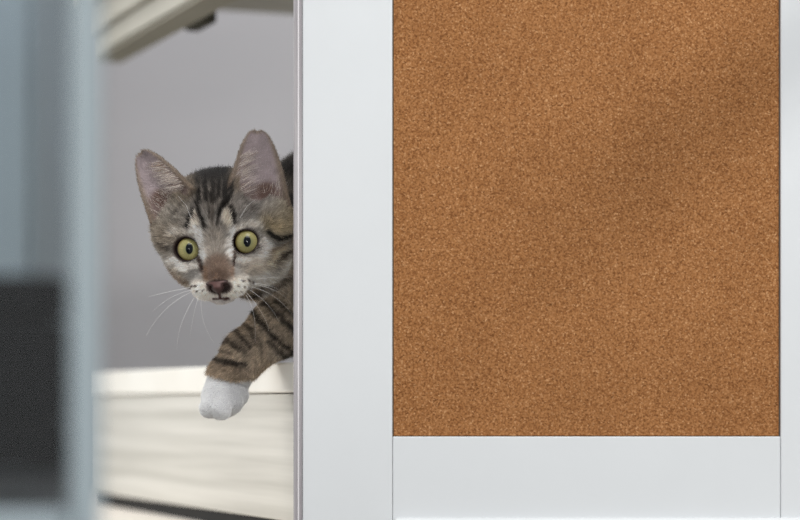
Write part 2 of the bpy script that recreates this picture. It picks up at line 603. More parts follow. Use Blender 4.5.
# rectilinear grid, fine at the face
def axis(segs):
    out = [segs[0][0]]
    for a, b, s in segs:
        n = max(1, int(round((b - a) / s)))
        out += list(np.linspace(a, b, n + 1)[1:])
    return np.array(out, dtype=np.float32)


hx, hy, hz = H0
gx = axis([(hx - 52, hx + 44, 0.6), (hx + 44, hx + 70, 1.3), (hx + 70, 240.0, 2.2)])
gy = axis([(hy - 18, hy + 50, 0.6), (hy + 50, hy + 80, 1.2), (hy + 80, 350.0, 2.4)])
gz = axis([(hz - 100, hz - 34, 0.8), (hz - 34, hz + 66, 0.6)])


def surface_nets(gx, gy, gz, vol):
    nx, ny, nz = vol.shape
    ins = vol < 0
    cnt = np.zeros((nx - 1, ny - 1, nz - 1), np.int8)
    for i in (0, 1):
        for j in (0, 1):
            for k in (0, 1):
                cnt += ins[i:nx - 1 + i, j:ny - 1 + j, k:nz - 1 + k]
    act = (cnt > 0) & (cnt < 8)
    I, J, K = np.nonzero(act)
    idx = np.full(act.shape, -1, np.int32)
    idx[I, J, K] = np.arange(len(I))
    pos = np.zeros((len(I), 3)); num = np.zeros(len(I))
    cor = [(i, j, k) for i in (0, 1) for j in (0, 1) for k in (0, 1)]
    for a in cor:
        for ax in range(3):
            if a[ax] == 1:
                continue
            b = list(a); b[ax] = 1
            va = vol[I + a[0], J + a[1], K + a[2]]; vb = vol[I + b[0], J + b[1], K + b[2]]
            m = (va < 0) != (vb < 0)
            t = np.where(m, va / np.where(m, va - vb, 1), 0)
            pa = np.stack([gx[I + a[0]], gy[J + a[1]], gz[K + a[2]]], 1)
            pb = np.stack([gx[I + b[0]], gy[J + b[1]], gz[K + b[2]]], 1)
            pos += np.where(m[:, None], pa + t[:, None] * (pb - pa), 0)
            num += m
    pos /= num[:, None]
    quads = []
    for ax in range(3):
        sl0 = [slice(None)] * 3; sl1 = [slice(None)] * 3
        sl0[ax] = slice(0, -1); sl1[ax] = slice(1, None)
        e = ins[tuple(sl0)] != ins[tuple(sl1)]
        o1, o2 = [(1, 2), (2, 0), (0, 1)][ax]
        lim = [slice(None)] * 3
        E = np.stack(np.nonzero(e), 1)
        ok = (E[:, o1] > 0) & (E[:, o2] > 0) & (E[:, o1] < vol.shape[o1] - 1) & (E[:, o2] < vol.shape[o2] - 1)
        E = E[ok]
        def cell(d1, d2):
            c = E.copy(); c[:, o1] -= d1; c[:, o2] -= d2
            return idx[c[:, 0], c[:, 1], c[:, 2]]
        q = np.stack([cell(1, 1), cell(0, 1), cell(0, 0), cell(1, 0)], 1)
        flip = ~ins[E[:, 0], E[:, 1], E[:, 2]]
        q[flip] = q[flip][:, ::-1]
        quads.append(q)
    return pos, np.concatenate(quads)


def eval_into(vol, lo, hi, fn, k):
    s = []
    for g_, a, b in zip((gx, gy, gz), lo, hi):
        i0 = max(int(np.searchsorted(g_, a)) - 1, 0); i1 = min(int(np.searchsorted(g_, b)) + 1, len(g_))
        s.append(slice(i0, i1))
    s = tuple(s)
    G = np.stack(np.meshgrid(gx[s[0]], gy[s[1]], gz[s[2]], indexing='ij'), -1)
    vol[s] = smin(vol[s], fn(G), k)


vol = np.full((len(gx), len(gy), len(gz)), 40.0, np.float32)
allb = np.array([np.minimum(a - ra, b - rb) for a, b, ra, rb, k in BODY]).min(0), np.array([np.maximum(a + ra, b + rb) for a, b, ra, rb, k in BODY]).max(0)
eval_into(vol, allb[0] - 12, allb[1] + 12, sd_body, 1)
def sd_skull(G):
    d = sd_head(to_head(G))
    for e in EARS:
        d = smax(d, -sd_concha(G, e), 2.0)
    return d


eval_into(vol, H0 - np.array([50, 20, 44]), H0 + np.array([52, 75, 56]), sd_skull, 7)
for e in EARS:
    b_, A_, h_ = e['fr']
    t_ = b_ + A_[1] * h_
    eval_into(vol, np.minimum(b_, t_) - 24, np.maximum(b_, t_) + 24, lambda G, e=e: sd_ear(G, e), 5)
eval_into(vol, H0 - np.array([30, 16, 110]), H0 + np.array([90, 110, 0]), sd_leg, 8)
eval_into(vol, pm(225, 400, 0.046) - 34, pm(225, 400, 0.046) + 34, sd_paw, 3)
# re-open the eyes (other parts' blends must not fill them)
V, Q = surface_nets(gx, gy, gz, vol)
del vol
print('kitten mesh', len(V), len(Q))


# ---- colour of the coat
def seg_dist(px, py, a, b):
    ax, ay = a; bx, by = b
    dx, dy = bx - ax, by - ay
    L2 = dx * dx + dy * dy + 1e-9
    t = np.clip(((px - ax) * dx + (py - ay) * dy) / L2, 0, 1)
    return np.hypot(px - ax - t * dx, py - ay - t * dy)


def smooth(e0, e1, x):
    t = np.clip((x - e0) / (e1 - e0), 0, 1)
    return t * t * (3 - 2 * t)


class Paint:
    def __init__(s, px, py, base):
        s.px, s.py = px, py
        g = np.stack([px, py, px * 0], 1)
        s.rough = (vnoise(g, 1.7, 51) - 0.5) * 1.6 + (vnoise(g, 4.0, 52) - 0.5) * 1.2
        s.c = np.tile(np.asarray(base, float), (len(px), 1))

    def mix(s, col, w):
        s.c = s.c * (1 - w[:, None]) + np.asarray(col, float) * w[:, None]

    def blob(s, x, y, rx, ry, col, ang=0.0, soft=0.5, amt=1.0):
        t = math.radians(ang)
        dx, dy = s.px - x, s.py - y
        u = dx * math.cos(t) + dy * math.sin(t); v = -dx * math.sin(t) + dy * math.cos(t)
        r = np.sqrt((u / rx) ** 2 + (v / ry) ** 2)
        s.mix(col, amt * (1 - smooth(1 - soft, 1 + soft, r)))

    def line(s, pts, w, col, soft=0.6, amt=1.0):
        d = np.full(len(s.px), 1e9)
        for a, b in zip(pts[:-1], pts[1:]):
            d = np.minimum(d, seg_dist(s.px, s.py, a, b))
        d = d + s.rough * w * 0.55
        s.mix(col, amt * (1 - smooth(w * (1 - soft), w * (1 + soft), d)))


def project(p):
    D = p[:, 1] / 1000.0 - CAM_Y
    return 400 + p[:, 0] / 1000.0 / D * FPX, 403 - (p[:, 2] / 1000.0 - EYE_Z) / D * FPX


def vnoise(p, cell, seed):
    """value noise, 0..1"""
    r = np.random.default_rng(seed).random(4096)
    q = p / cell
    i = np.floor(q).astype(np.int64); f = q - i
    f = f * f * (3 - 2 * f)
    out = np.zeros(len(p))
    for a in (0, 1):
        for b in (0, 1):
            for c in (0, 1):
                h = ((i[:, 0] + a) * 73856093 ^ (i[:, 1] + b) * 19349663 ^ (i[:, 2] + c) * 83492791) & 4095
                w = (f[:, 0] if a else 1 - f[:, 0]) * (f[:, 1] if b else 1 - f[:, 1]) * (f[:, 2] if c else 1 - f[:, 2])
                out += w * r[h]
    return out


BLACK = (36, 31, 28)
DARK = (66, 56, 48)
GREYB = (142, 136, 129)
WARM = (158, 140, 116)
CREAM = (214, 200, 176)
WHITE = (226, 218, 210)


def classify(p):
    """part weights of points on the skin: head, ear index or -1, leg, paw"""
    q = to_head(p)
    dh = sd_head(q)
    de = np.stack([sd_ear(p, e) for e in EARS], 1)
    dl = np.minimum(sd_leg(p), sd_paw(p))
    db = sd_body(p)
    dc = np.stack([sd_concha(p, e) for e in EARS], 1)
    ear = np.where((de.min(1) < np.minimum(dh, 3.0) - 0.3) | (dc.min(1) < 0.35), de.argmin(1), -1)
    leg = (dl < np.minimum(db, dh) + 0.2) & (ear < 0)
    head = (dh < db + 1.0) & ~leg & (ear < 0)
    return q, head, ear, leg


def coat(p):
    """sRGB colours (0-255) of points on the skin, and region arrays"""
    q, head, ear, leg = classify(p)
    px, py = project(p)
    # --- body: mackerel tabby stripes
    s = np.sin((p[:, 0] * 0.55 + p[:, 1] * 0.55) * 0.42 + 3.0 * vnoise(p, 30.0, 3) + p[:, 2] * 0.05)
    body = np.asarray(WARM, float)[None] * (1 - smooth(0.15, 0.6, s))[:, None] + np.asarray(DARK, float)[None] * smooth(0.15, 0.6, s)[:, None]
    top = smooth(hz + 5, hz + 40, p[:, 2])
    body = body * (1 - 0.75 * top[:, None]) + np.asarray(BLACK, float) * 0.75 * top[:, None]
    bp = Paint(px, py, (0, 0, 0)); bp.c = body
    bp.blob(277, 283, 17, 17, (176, 160, 140), 0, 0.6, 0.8)
    bp.blob(264, 290, 9, 6, (196, 190, 182), 20, 0.6, 0.8)
    bp.line([(268, 288), (280, 277), (293, 270)], 2.2, DARK, 0.7, 0.8)
    bp.line([(281, 296), (293, 288)], 2.6, DARK, 0.7, 0.8)
    bp.blob(292, 302, 6, 5, BLACK, 0, 0.6, 0.8)
    col = bp.c
    # --- head
    h = Paint(px, py, GREYB)
    h.blob(165, 225, 22, 26, (140, 127, 110), 0, 0.5)
    h.blob(278, 220, 20, 16, (164, 146, 112), 0, 0.5)
    h.blob(216, 192, 44, 24, (106, 97, 88), 0, 0.5)
    h.blob(211, 172, 31, 15, (34, 30, 27), 0, 0.5)
    h.blob(191, 186, 8, 9, (66, 55, 44), 30, 0.6, 0.85)
    h.blob(184, 197, 10, 16, (118, 104, 86), 20, 0.6)
    h.blob(234, 184, 7, 12, (116, 100, 82), 0, 0.6)
    h.blob(255, 208, 26, 12, (128, 120, 112), 10, 0.6, 0.8)
    h.blob(176, 216, 16, 12, (134, 126, 116), -15, 0.6, 0.7)
    # crown streaks
    for a, b_, w in (((205, 176), (207, 204), 2.2), ((213, 172), (213, 206), 2.6), ((220, 172), (219, 200), 2.2), ((226, 178), (225, 203), 2.2),
                     ((198, 182), (201, 206), 2.0), ((230, 186), (228, 202), 1.8)):
        h.line([a, b_], w, BLACK, 0.7, 0.85)
    # pale patches inside the forehead M, then the M
    h.blob(197.5, 223, 4.6, 9.5, (198, 184, 168), 12, 0.5)
    h.blob(225.5, 221.5, 4.6, 9.5, (200, 186, 168), -6, 0.5)
    h.line([(198.5, 206), (200, 213), (207, 230)], 1.7, BLACK, 0.6, 0.95)
    h.line([(196, 212), (192.5, 220), (190.5, 231)], 1.8, BLACK, 0.6, 0.95)
    h.line([(226, 203), (219.8, 213), (216.6, 228)], 1.7, BLACK, 0.6, 0.95)
    h.line([(229, 211), (231.5, 219), (232, 229)], 1.8, BLACK, 0.6, 0.95)
    h.line([(212.5, 203), (213, 228)], 1.3, DARK, 0.7, 0.7)
    h.line([(209.5, 206), (210.5, 224)], 0.9, DARK, 0.7, 0.6)
    h.line([(186, 205), (178, 216)], 1.4, DARK, 0.8, 0.5)
    h.line([(240, 200), (250, 212)], 1.6, DARK, 0.9, 0.35)
    # face mask
    h.blob(214, 247, 9, 20, (152, 141, 129), 4, 0.5)
    h.line([(199, 233), (203, 246), (205, 258)], 4.2, (222, 214, 206), 0.6)
    h.line([(232, 231), (228, 244), (229, 256)], 4.2, (222, 214, 206), 0.6)
    h.line([(172, 234), (184, 231), (196, 236)], 2.8, (196, 186, 174), 0.7, 0.9)
    h.line([(236, 229), (247, 224), (260, 227)], 2.8, (196, 186, 174), 0.7, 0.9)
    h.line([(174, 259), (180, 265), (190, 268), (200, 266)], 3.4, (212, 202, 192), 0.6)
    h.line([(236, 262), (249, 261), (260, 252), (263, 243)], 4.0, (210, 199, 188), 0.6)
    h.blob(178, 275, 13, 6, (158, 142, 122), 35, 0.6, 0.9)
    h.line([(161, 258), (169, 268), (182, 278), (190, 281)], 2.0, (104, 84, 66), 0.8, 0.8)
    h.line([(158, 247), (161, 254)], 2.6, BLACK, 0.7, 0.85)
    h.line([(163, 243), (170, 249)], 1.6, DARK, 0.8, 0.5)
    h.blob(254, 268, 14, 8, (182, 168, 150), -20, 0.6, 0.9)
    h.blob(273, 255, 13, 8, (196, 176, 144), -35, 0.6, 0.9)
    h.line([(266, 232), (276, 236.5), (294, 235)], 1.9, BLACK, 0.6, 0.95)
    h.line([(270, 262), (278, 256), (294, 247)], 2.0, DARK, 0.7, 0.9)
    h.line([(264, 252), (273, 247), (284, 243)], 1.5, (120, 100, 76), 0.8, 0.7)
    h.line([(282, 266), (294, 258)], 2.0, BLACK, 0.7, 0.85)
    h.blob(254, 279, 17, 7, (206, 198, 187), -25, 0.5)
    h.line([(262, 281), (276, 271), (286, 262)], 3.2, (214, 204, 188), 0.6, 0.9)
    # nose bridge
    h.blob(217.5, 270, 12.5, 14, (122, 99, 82), 4, 0.35)
    h.blob(218.5, 277, 9.5, 7, (108, 85, 70), 0, 0.5)
    h.line([(206, 268), (207, 281)], 2.0, (120, 88, 62), 0.7, 0.8)
    h.line([(230.5, 268), (231, 280)], 1.8, (132, 98, 74), 0.7, 0.7)
    # tear lines
    h.line([(200.5, 258), (203.5, 271)], 1.9, (82, 62, 52), 0.6, 0.95)
    h.line([(232.5, 253), (232.5, 266)], 1.9, (82, 62, 52), 0.6, 0.95)
    # muzzle
    h.blob(204, 291, 15, 10.5, (216, 206, 195), 15, 0.35)
    h.blob(236, 288, 15, 11, (216, 206, 193), -15, 0.35)
    h.blob(221, 302, 14, 5.5, (186, 180, 176), 0, 0.5)
    for x, y, r in ((190.5, 286, 1.7), (193.5, 285.4, 1.6), (197, 285.4, 1.4), (241, 280.5, 1.5), (246.8, 279.7, 1.7), (251, 279.6, 1.2), (237, 284.8, 1.1),
                    (242, 285.8, 1.1), (247, 285.2, 1.1), (192.5, 290, 0.9), (198, 290, 0.9), (204, 289, 0.8), (234, 290, 0.9), (240, 290.4, 0.9)):
        h.blob(x, y, r, r * 0.75, (60, 48, 42), 0, 0.5, 0.85)
    h.line([(213.5, 298.7), (219.8, 298.4), (228, 298)], 1.25, (62, 40, 36), 0.6, 0.95)
    h.line([(219.7, 290), (219.8, 298)], 1.3, (66, 44, 42), 0.6, 0.9)
    h.blob(219, 286, 11.5, 6.5, (52, 36, 32), 0, 0.25)
    # eye rims
    for s_ in (-1, 1):
        rr = eye_rad(q, s_)
        h.mix((40, 28, 25), 1 - smooth(1.10, 1.22, rr))
    # back of the head runs into the body pattern
    back = smooth(-34, -46, q[:, 2])
    hc = h.c * (1 - back[:, None]) + body * back[:, None]
    col = np.where(head[:, None], hc, col)
    # --- leg
    g_ = Paint(px, py, (166, 147, 123))
    g_.blob(224, 372, 24, 14, (146, 126, 102), 10, 0.6)
    g_.blob(285, 352, 14, 6, (178, 164, 146), 0, 0.7, 0.7)
    for pts, w, c_, a_ in (([(216, 357), (228, 361), (246, 362.5)], 2.4, BLACK, 0.9), ([(222, 347), (232, 352)], 2.0, DARK, 0.7),
                           ([(228, 338), (238, 343), (247, 350)], 2.6, DARK, 0.9), ([(237, 327), (246, 338), (252, 345)], 2.4, DARK, 0.85),
                           ([(246, 318), (253, 330), (256, 342)], 2.2, DARK, 0.7),
                           ([(256, 308), (265, 322), (272, 331), (296, 349)], 2.6, BLACK, 0.95), ([(271, 340), (280, 347), (293, 357)], 2.4, BLACK, 0.9),
                           ([(268, 302), (282, 314), (296, 328)], 2.8, BLACK, 0.9), ([(279, 301), (296, 314)], 2.4, BLACK, 0.85),
                           ([(254, 327), (262, 341), (262, 352)], 1.6, DARK, 0.5), ([(238, 365), (250, 369)], 1.4, DARK, 0.4)):
        g_.line(pts, w, c_, 0.8, a_ * 0.78)
    # white sock: boundary across the wrist
    yb = np.interp(px, [200, 208, 216, 224, 236, 247, 256], [367, 370, 375, 379, 381, 379, 374]) + (vnoise(p, 2.0, 9) - 0.5) * 2.0
    g_.mix((228, 227, 230), smooth(-1.2, 1.2, py - yb))
    col = np.where(leg[:, None], g_.c, col)
    # --- ears
    for i, e in enumerate(EARS):
        m = ear == i
        if not m.any():
            continue
        x, y, z, w, zs, t, hh = ear_coords(p[m], e)
        front = z - zs > 0
        u = x / np.maximum(w, 0.5)
        edge = np.maximum(smooth(0.66, 0.97, np.abs(u)), 1 - smooth(0.01, 0.07, t))
        inner = np.tile(np.array([143, 130, 131.0]), (m.sum(), 1))
        n1 = vnoise(p[m], 4.0, 21 + i)
        inner = inner * (0.86 + 0.24 * n1)[:, None]
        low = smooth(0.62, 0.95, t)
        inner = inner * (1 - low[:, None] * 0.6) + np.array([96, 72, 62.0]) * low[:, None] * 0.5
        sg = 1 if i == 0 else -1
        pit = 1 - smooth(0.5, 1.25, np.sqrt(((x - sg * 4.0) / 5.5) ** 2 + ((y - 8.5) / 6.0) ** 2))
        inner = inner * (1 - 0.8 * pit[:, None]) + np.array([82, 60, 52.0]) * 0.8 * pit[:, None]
        rim = np.array([122, 106, 88.0])
        fcol = inner * (1 - edge[:, None] * 0.8) + rim * edge[:, None] * 0.8
        lip = smooth(0.95, 1.02, np.abs(u))
        fcol = fcol * (1 - lip[:, None] * 0.6) + np.array([92, 74, 58.0]) * lip[:, None] * 0.6
        bcol = np.array([104, 88, 70.0])
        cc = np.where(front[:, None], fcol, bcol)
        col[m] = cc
    return col, q, head, ear, leg, px, py


# ---- mesh object
def np_mesh(name, V, Q):
    me = bpy.data.meshes.new(name)
    n = len(V)
    me.vertices.add(n)
    me.vertices.foreach_set('co', np.ascontiguousarray(V, dtype=np.float32).ravel())
    k = Q.shape[1]
    me.loops.add(Q.size)
    me.loops.foreach_set('vertex_index', np.ascontiguousarray(Q, dtype=np.int32).ravel())
    me.polygons.add(len(Q))
    me.polygons.foreach_set('loop_start', np.arange(0, Q.size, k, dtype=np.int32))
    me.polygons.foreach_set('use_smooth', np.ones(len(Q), dtype=bool))
    me.update(calc_edges=True)
    me.validate()
    return me


def set_col(me, col255, name='coat_colour'):
    a = me.attributes.new(name, 'FLOAT_COLOR', 'POINT')
    c = np.ones((len(col255), 4), np.float32)
    c[:, :3] = lin(np.clip(col255, 0, 255))
    a.data.foreach_set('color', c.ravel())


def normals_of(V, Q):
    a = V[Q[:, 2]] - V[Q[:, 0]]; b = V[Q[:, 3]] - V[Q[:, 1]]
    fn = np.cross(a, b)
    vn = np.zeros_like(V)
    for i in range(4):
        np.add.at(vn, Q[:, i], fn)
    return fn, vn / (np.linalg.norm(vn, axis=1, keepdims=True) + 1e-12)


fn, VN = normals_of(V, Q)
K0 = np.array([P(345, 300, 0.12)[0], 0.12, zS1])      # base of the kitten, on the shelf
colV, qV, headV, earV, legV, pxV, pyV = coat(V)
me = np_mesh('kitten', V / 1000.0 - K0, Q)
set_col(me, colV * np.where(earV >= 0, 1.0, 0.92)[:, None])
M['skin'] = mat_attr('kitten_skin', 'coat_colour', 0.7, 0.15)
me.materials.append(M['skin'])
kit = bpy.data.objects.new('kitten', me)
C.objects.link(kit)
kit.location = K0
tag(kit, 'grey-brown tabby kitten with yellow-green eyes peeking out, one white paw over the shelf edge', 'kitten', 'thing')


def kid(name, me, mat=None, parent=None):
    o = bpy.data.objects.new(name, me)
    C.objects.link(o)
    if mat is not None:
        me.materials.append(mat)
    o.parent = parent or kit
    return o


# ---- fur as hair curves
def grow():
    area = 0.5 * np.linalg.norm(fn, axis=1)
    ctr = V[Q].mean(1)
    q = to_head(ctr)
    front = fn[:, 1] / (np.linalg.norm(fn, axis=1) + 1e-12)
    dens = np.full(len(Q), 4.0)
    px, py = project(ctr)
    vis = (px < 305) & (front < 0.35)
    dens[vis] = 17.0
    dens[(px > 330)] = 2.0
    e_ = earV[Q[:, 0]]
    hd = headV[Q[:, 0]]
    N = rng.poisson(area * dens)
    fi = np.repeat(np.arange(len(Q)), N)
    a, b = rng.random(len(fi)), rng.random(len(fi))
    c = V[Q[fi]]
    w = np.stack([(1 - a) * (1 - b), a * (1 - b), a * b, (1 - a) * b], 1)
    p = (c * w[:, :, None]).sum(1)
    n = (VN[Q[fi]] * w[:, :, None]).sum(1)
    n /= np.linalg.norm(n, axis=1, keepdims=True) + 1e-9
    col, q, head, ear, leg, px, py = coat(p)
    keep = np.ones(len(p), bool)
    length = np.full(len(p), 6.0)
    # --- lengths on the head
    er = np.minimum(eye_rad(q, -1), eye_rad(q, 1))
    L = np.full(len(p), 3.2)
    L = np.where(q[:, 1] > 26, 4.2, L)
    dn_ = np.linalg.norm(q - np.array([0, -18, 8.0]), axis=1)
    L = np.minimum(L, 0.9 + dn_ * 0.085)
    L = np.minimum(L, 0.8 + np.maximum(er - 1.08, 0) * 3.0)
    L = np.where((q[:, 0] > 17) & (q[:, 1] < -2), np.maximum(L, 4.2), L)
    keep &= ~(head & (er < 1.12) & (q[:, 2] > -14))
    nose = (np.abs(q[:, 0] + 0.0) < 5.9) & (q[:, 1] < -18.6) & (q[:, 1] > -25) & (q[:, 2] > 8)
    nose &= np.abs(q[:, 0]) < 5.6 - (-18.6 - q[:, 1]) * 0.85
    keep &= ~(head & nose)
    mouth = np.minimum(seg_dist(px, py, (213.5, 298.6), (227.5, 298.0)), seg_dist(px, py, (219.7, 292), (219.8, 298)))
    keep &= ~(head & (mouth < 1.5) & (q[:, 2] > 0))
    L = np.minimum(L, 0.5 + mouth * 0.2)
    length = np.where(head, L, length)
    # --- leg and paw
    white = leg & (py > np.interp(px, [200, 208, 216, 224, 236, 247, 256], [367, 370, 375, 379, 381, 379, 374]))
    length = np.where(leg, 3.4, length)
    length = np.where(white, 1.5, length)
    # --- ears: short down on the back and rim, nearly bare inside
    for i, e in enumerate(EARS):
        m = ear == i
        x, y, z, w_, zs, t, hh = ear_coords(p[m], e)
        fr = z - zs > 0
        u = np.abs(x) / np.maximum(w_, 0.5)
        l_ = np.where(fr, np.where((u > 0.86) | (t < 0.1), 1.1, 0.9), 1.7)
        k_ = np.where(fr, (u > 0.80) | (t < 0.05) | (rng.random(m.sum()) < 0.30), True)
        k_ &= rng.random(m.sum()) < np.where(fr, 0.5, 0.6)
        length[m] = l_
        kk = keep[m]; kk &= k_; keep[m] = kk
    # --- direction of growth
    flow = np.tile(np.array([0.75, 0.55, -0.35]), (len(p), 1))
    cen = np.array([0, -6.0, 14.0])
    d = q - cen
    d[:, 2] -= 10
    fh = d @ BAS
    flow = np.where(head[:, None], fh, flow)
    fm = q - np.array([0, -16.0, 12.0])
    fm = fm @ BAS
    mz = np.exp(-(dn_ / 14.0) ** 2)
    flow = np.where(head[:, None], flow / (np.linalg.norm(flow, axis=1, keepdims=True)) * (1 - mz[:, None]) + mz[:, None] * fm / (np.linalg.norm(fm, axis=1, keepdims=True) + 1e-9), flow)
    ld = LEG[-1][0] - LEG[0][0]
    flow = np.where(leg[:, None], ld, flow)
    for i, e in enumerate(EARS):
        b_, A_, h_ = e['fr']
        m = ear == i
        flow[m] = A_[1] + A_[0] * np.sign(((p[m] - b_) @ A_[0]))[:, None] * 0.5
    flow = flow - (flow * n).sum(1, keepdims=True) * n
    flow /= np.linalg.norm(flow, axis=1, keepdims=True) + 1e-9
    dn_k = dn_[keep]
    p, n, col, length, flow, head, ear, leg, white, px = [v[keep] for v in (p, n, col, length, flow, head, ear, leg, white, px)]
    k = len(p)
    jit = rng.normal(0, 1, (k, 3))
    lift = np.where(head, 0.42, 0.36) + rng.normal(0, 0.10, k)
    lift = np.where(ear >= 0, 0.3, lift)
    d0 = n * (lift[:, None] + 0.30) + flow * 0.8 + jit * 0.10
    d1 = n * (lift[:, None] - 0.12) + flow * 1.0 + jit * 0.20
    d0 /= np.linalg.norm(d0, axis=1, keepdims=True); d1 /= np.linalg.norm(d1, axis=1, keepdims=True)
    ln = length * np.clip(rng.normal(1.0, 0.2, k), 0.5, 1.7)
    # a few longer guard hairs
    ln = np.where(rng.random(k) < 0.03, ln * 1.35, ln)
    p0 = p - n * 0.15
    p1 = p0 + d0 * (ln * 0.4)[:, None]
    p2 = p1 + (d0 * 0.4 + d1 * 0.6) * (ln * 0.33)[:, None]
    p3 = p2 + d1 * (ln * 0.33)[:, None]
    pts = np.stack([p0, p1, p2, p3], 1) / 1000.0 - K0
    # ticked coat: small tufts a little lighter or darker than their neighbours
    tuft = (vnoise(p2, 0.62, 31) - 0.5) * 3.6 + (vnoise(p2, 1.5, 32) - 0.5) * 2.2
    amp = np.where(white, 0.03, np.where(ear >= 0, 0.12, 0.34))
    amp = np.where(head, amp * np.clip(dn_k / 26.0, 0.35, 1.0), amp)
    br = np.exp(amp * (rng.normal(0, 0.3, k) + tuft))
    c = lin(np.clip(col, 0, 255)) * np.clip(br, 0.3, 2.4)[:, None]
    lum = (c @ np.array([0.3, 0.55, 0.15]))[:, None]
    c = c * 0.76 + lum * 0.24
    c = np.where(white[:, None], np.clip(c * 1.15, 0, 0.8), np.clip(c * (1.0 + 0.45 * smooth(0.02, 0.14, lum)), 0, 0.9))
    rad = np.where(white, 0.055, 0.075) * np.clip(rng.normal(1, 0.15, k), 0.6, 1.4)
    return pts, c, rad


def hair_object(name, pts, c, rad, mat, parent=None):
    k, s, _ = pts.shape
    cu = bpy.data.hair_curves.new(name)
    cu.add_curves([s] * k)
    cu.position_data.foreach_set('vector', np.ascontiguousarray(pts, dtype=np.float32).ravel())
    ra = cu.attributes.new('radius', 'FLOAT', 'POINT') if 'radius' not in cu.attributes else cu.attributes['radius']
    tp = np.linspace(1.0, 0.22, s)[None, :] * rad[:, None] / 1000.0
    ra.data.foreach_set('value', np.ascontiguousarray(tp, dtype=np.float32).ravel())
    at = cu.attributes.new('hair_colour', 'FLOAT_COLOR', 'CURVE')
    cc = np.ones((k, 4), np.float32); cc[:, :3] = c
    at.data.foreach_set('color', cc.ravel())
    return kid(name, cu, mat, parent)


M['fur'] = mat_attr('kitten_fur', 'hair_colour', 0.55, 0.25)
fp, fc, fr_ = grow()
print('hairs', len(fp))
fur = hair_object('fur', fp, fc, fr_, M['fur'])
fur['kind'] = 'stuff'


# ---- long pale hairs inside the ears
def ear_tufts():
    P_, C_, R_ = [], [], []
    for i, e in enumerate(EARS):
        b_, A_, h_ = e['fr']
        sgn = 1 if i == 0 else -1
        for _ in range(400):
            inner_side = rng.random() < 0.55
            if inner_side:      # rooted along the inner edge, sweeping outwards over the cup
                t = rng.uniform(0.35, 0.95)
                w = e['w'] * t ** e['ex']
                x = -sgn * w * rng.uniform(0.55, 0.9)
                y = h_ * (1 - t)
                ln = rng.uniform(5, 11) * (0.55 + 0.6 * t)
                dr_ = np.array([sgn * 0.8, 0.55, 0.30]) + rng.normal(0, 0.16, 3)
            else:               # tuft at the foot of the ear
                t = rng.uniform(0.75, 1.0)
                w = e['w'] * t ** e['ex']
                x = w * rng.uniform(-0.35, 0.8) * sgn
                y = h_ * (1 - t)
                ln = rng.uniform(4, 10)
                dr_ = np.array([0.1 * sgn, 0.9, 0.35]) + rng.normal(0, 0.22, 3)
            u = x / w
            zs = -e['cup'] * (0.25 + 0.75 * t) * (1 - u * u)
            r0 = np.array([x, y, zs + 0.8 + 0.4 * t])
            dr_ /= np.linalg.norm(dr_)
            cur = np.array([sgn * 0.25, 0.1, -0.25])
            row = []
            for k in range(5):
                f = k / 4.0
                row.append(b_ + (r0 + dr_ * ln * f + cur * ln * f * f) @ A_)
            P_.append(row)
            v = rng.uniform(0.62, 1.15)
            C_.append(lin(np.array([226, 214, 204.0]) if rng.random() < 0.8 else np.array([160, 134, 112.0])) * v)
            R_.append(rng.uniform(0.04, 0.075))
    return np.array(P_) / 1000.0 - K0, np.clip(np.array(C_), 0, 0.9), np.array(R_)


a_, b2_, c_ = ear_tufts()
et = hair_object('ear_hair', a_, b2_, c_, M['fur'])
et['kind'] = 'stuff'
et['label'] = 'long pale hairs inside the ears'


# ---- eyes
def eyeball(s):
    """rings about the gaze; colours by angle"""
    c = np.array(EYES[0] if s < 0 else EYES[1])
    W = from_head(c)
    cam = np.array([0, CAM_Y, EYE_Z + 0.10]) * 1000
    gz_ = cam - W; gz_ /= np.linalg.norm(gz_)
    ux = np.cross(np.array([0, 0, 1.0]), gz_); ux /= np.linalg.norm(ux)
    ux = ux if ux[0] > 0 else -ux
    uy = np.cross(gz_, ux)
    uy = uy if uy[2] > 0 else -uy
    na, nr = 96, 120
    th = np.linspace(0, math.radians(100), nr)
    ph = np.linspace(0, 2 * math.pi, na, endpoint=False)
    T, Ph = np.meshgrid(th, ph, indexing='ij')
    bul = EYE_R + 0.55 * np.exp(-(T / 0.5) ** 2)
    x, y = np.sin(T) * np.cos(Ph), np.sin(T) * np.sin(Ph)
    pts = W + (bul[..., None]) * (x[..., None] * ux + y[..., None] * uy + np.cos(T)[..., None] * gz_)
    vx, vy = x * EYE_R, y * EYE_R                       # mm on the eye
    r = np.hypot(vx, vy)
    ang = np.arctan2(vy, vx)
    iris = np.array([162, 154, 104.0])
    col = np.tile(iris, (nr, na, 1))
    fib = 0.5 + 0.5 * np.sin(ang * 37 + 2.0 * np.sin(ang * 9) + r * 1.5)
    col *= (0.93 + 0.13 * fib * smooth(1.5, 3.5, r))[..., None]
    g2 = (1 - smooth(2.0, 3.8, r))[..., None]
    col = col * (1 - 0.4 * g2) + np.array([122, 130, 96.0]) * 0.4 * g2
    g3 = smooth(4.8, 5.8, r)[..., None]
    col = col * (1 - 0.75 * g3) + np.array([112, 96, 52.0]) * 0.75 * g3
    pup = np.sqrt((vx / 1.75) ** 2 + (vy / 2.65) ** 2)
    g4 = (1 - smooth(0.9, 1.1, pup))[..., None]
    col = col * (1 - g4) + np.array([10, 14, 20.0]) * g4
    g5 = smooth(5.7, 6.1, r)[..., None]
    col = col * (1 - g5) + np.array([34, 24, 20.0]) * g5
    V_ = pts.reshape(-1, 3)
    ii = np.arange(na)
    quads = []
    for k in range(nr - 1):
        quads.append(np.stack([k * na + ii, (k + 1) * na + ii, (k + 1) * na + (ii + 1) % na, k * na + (ii + 1) % na], 1))
    return V_, np.concatenate(quads), col.reshape(-1, 3)


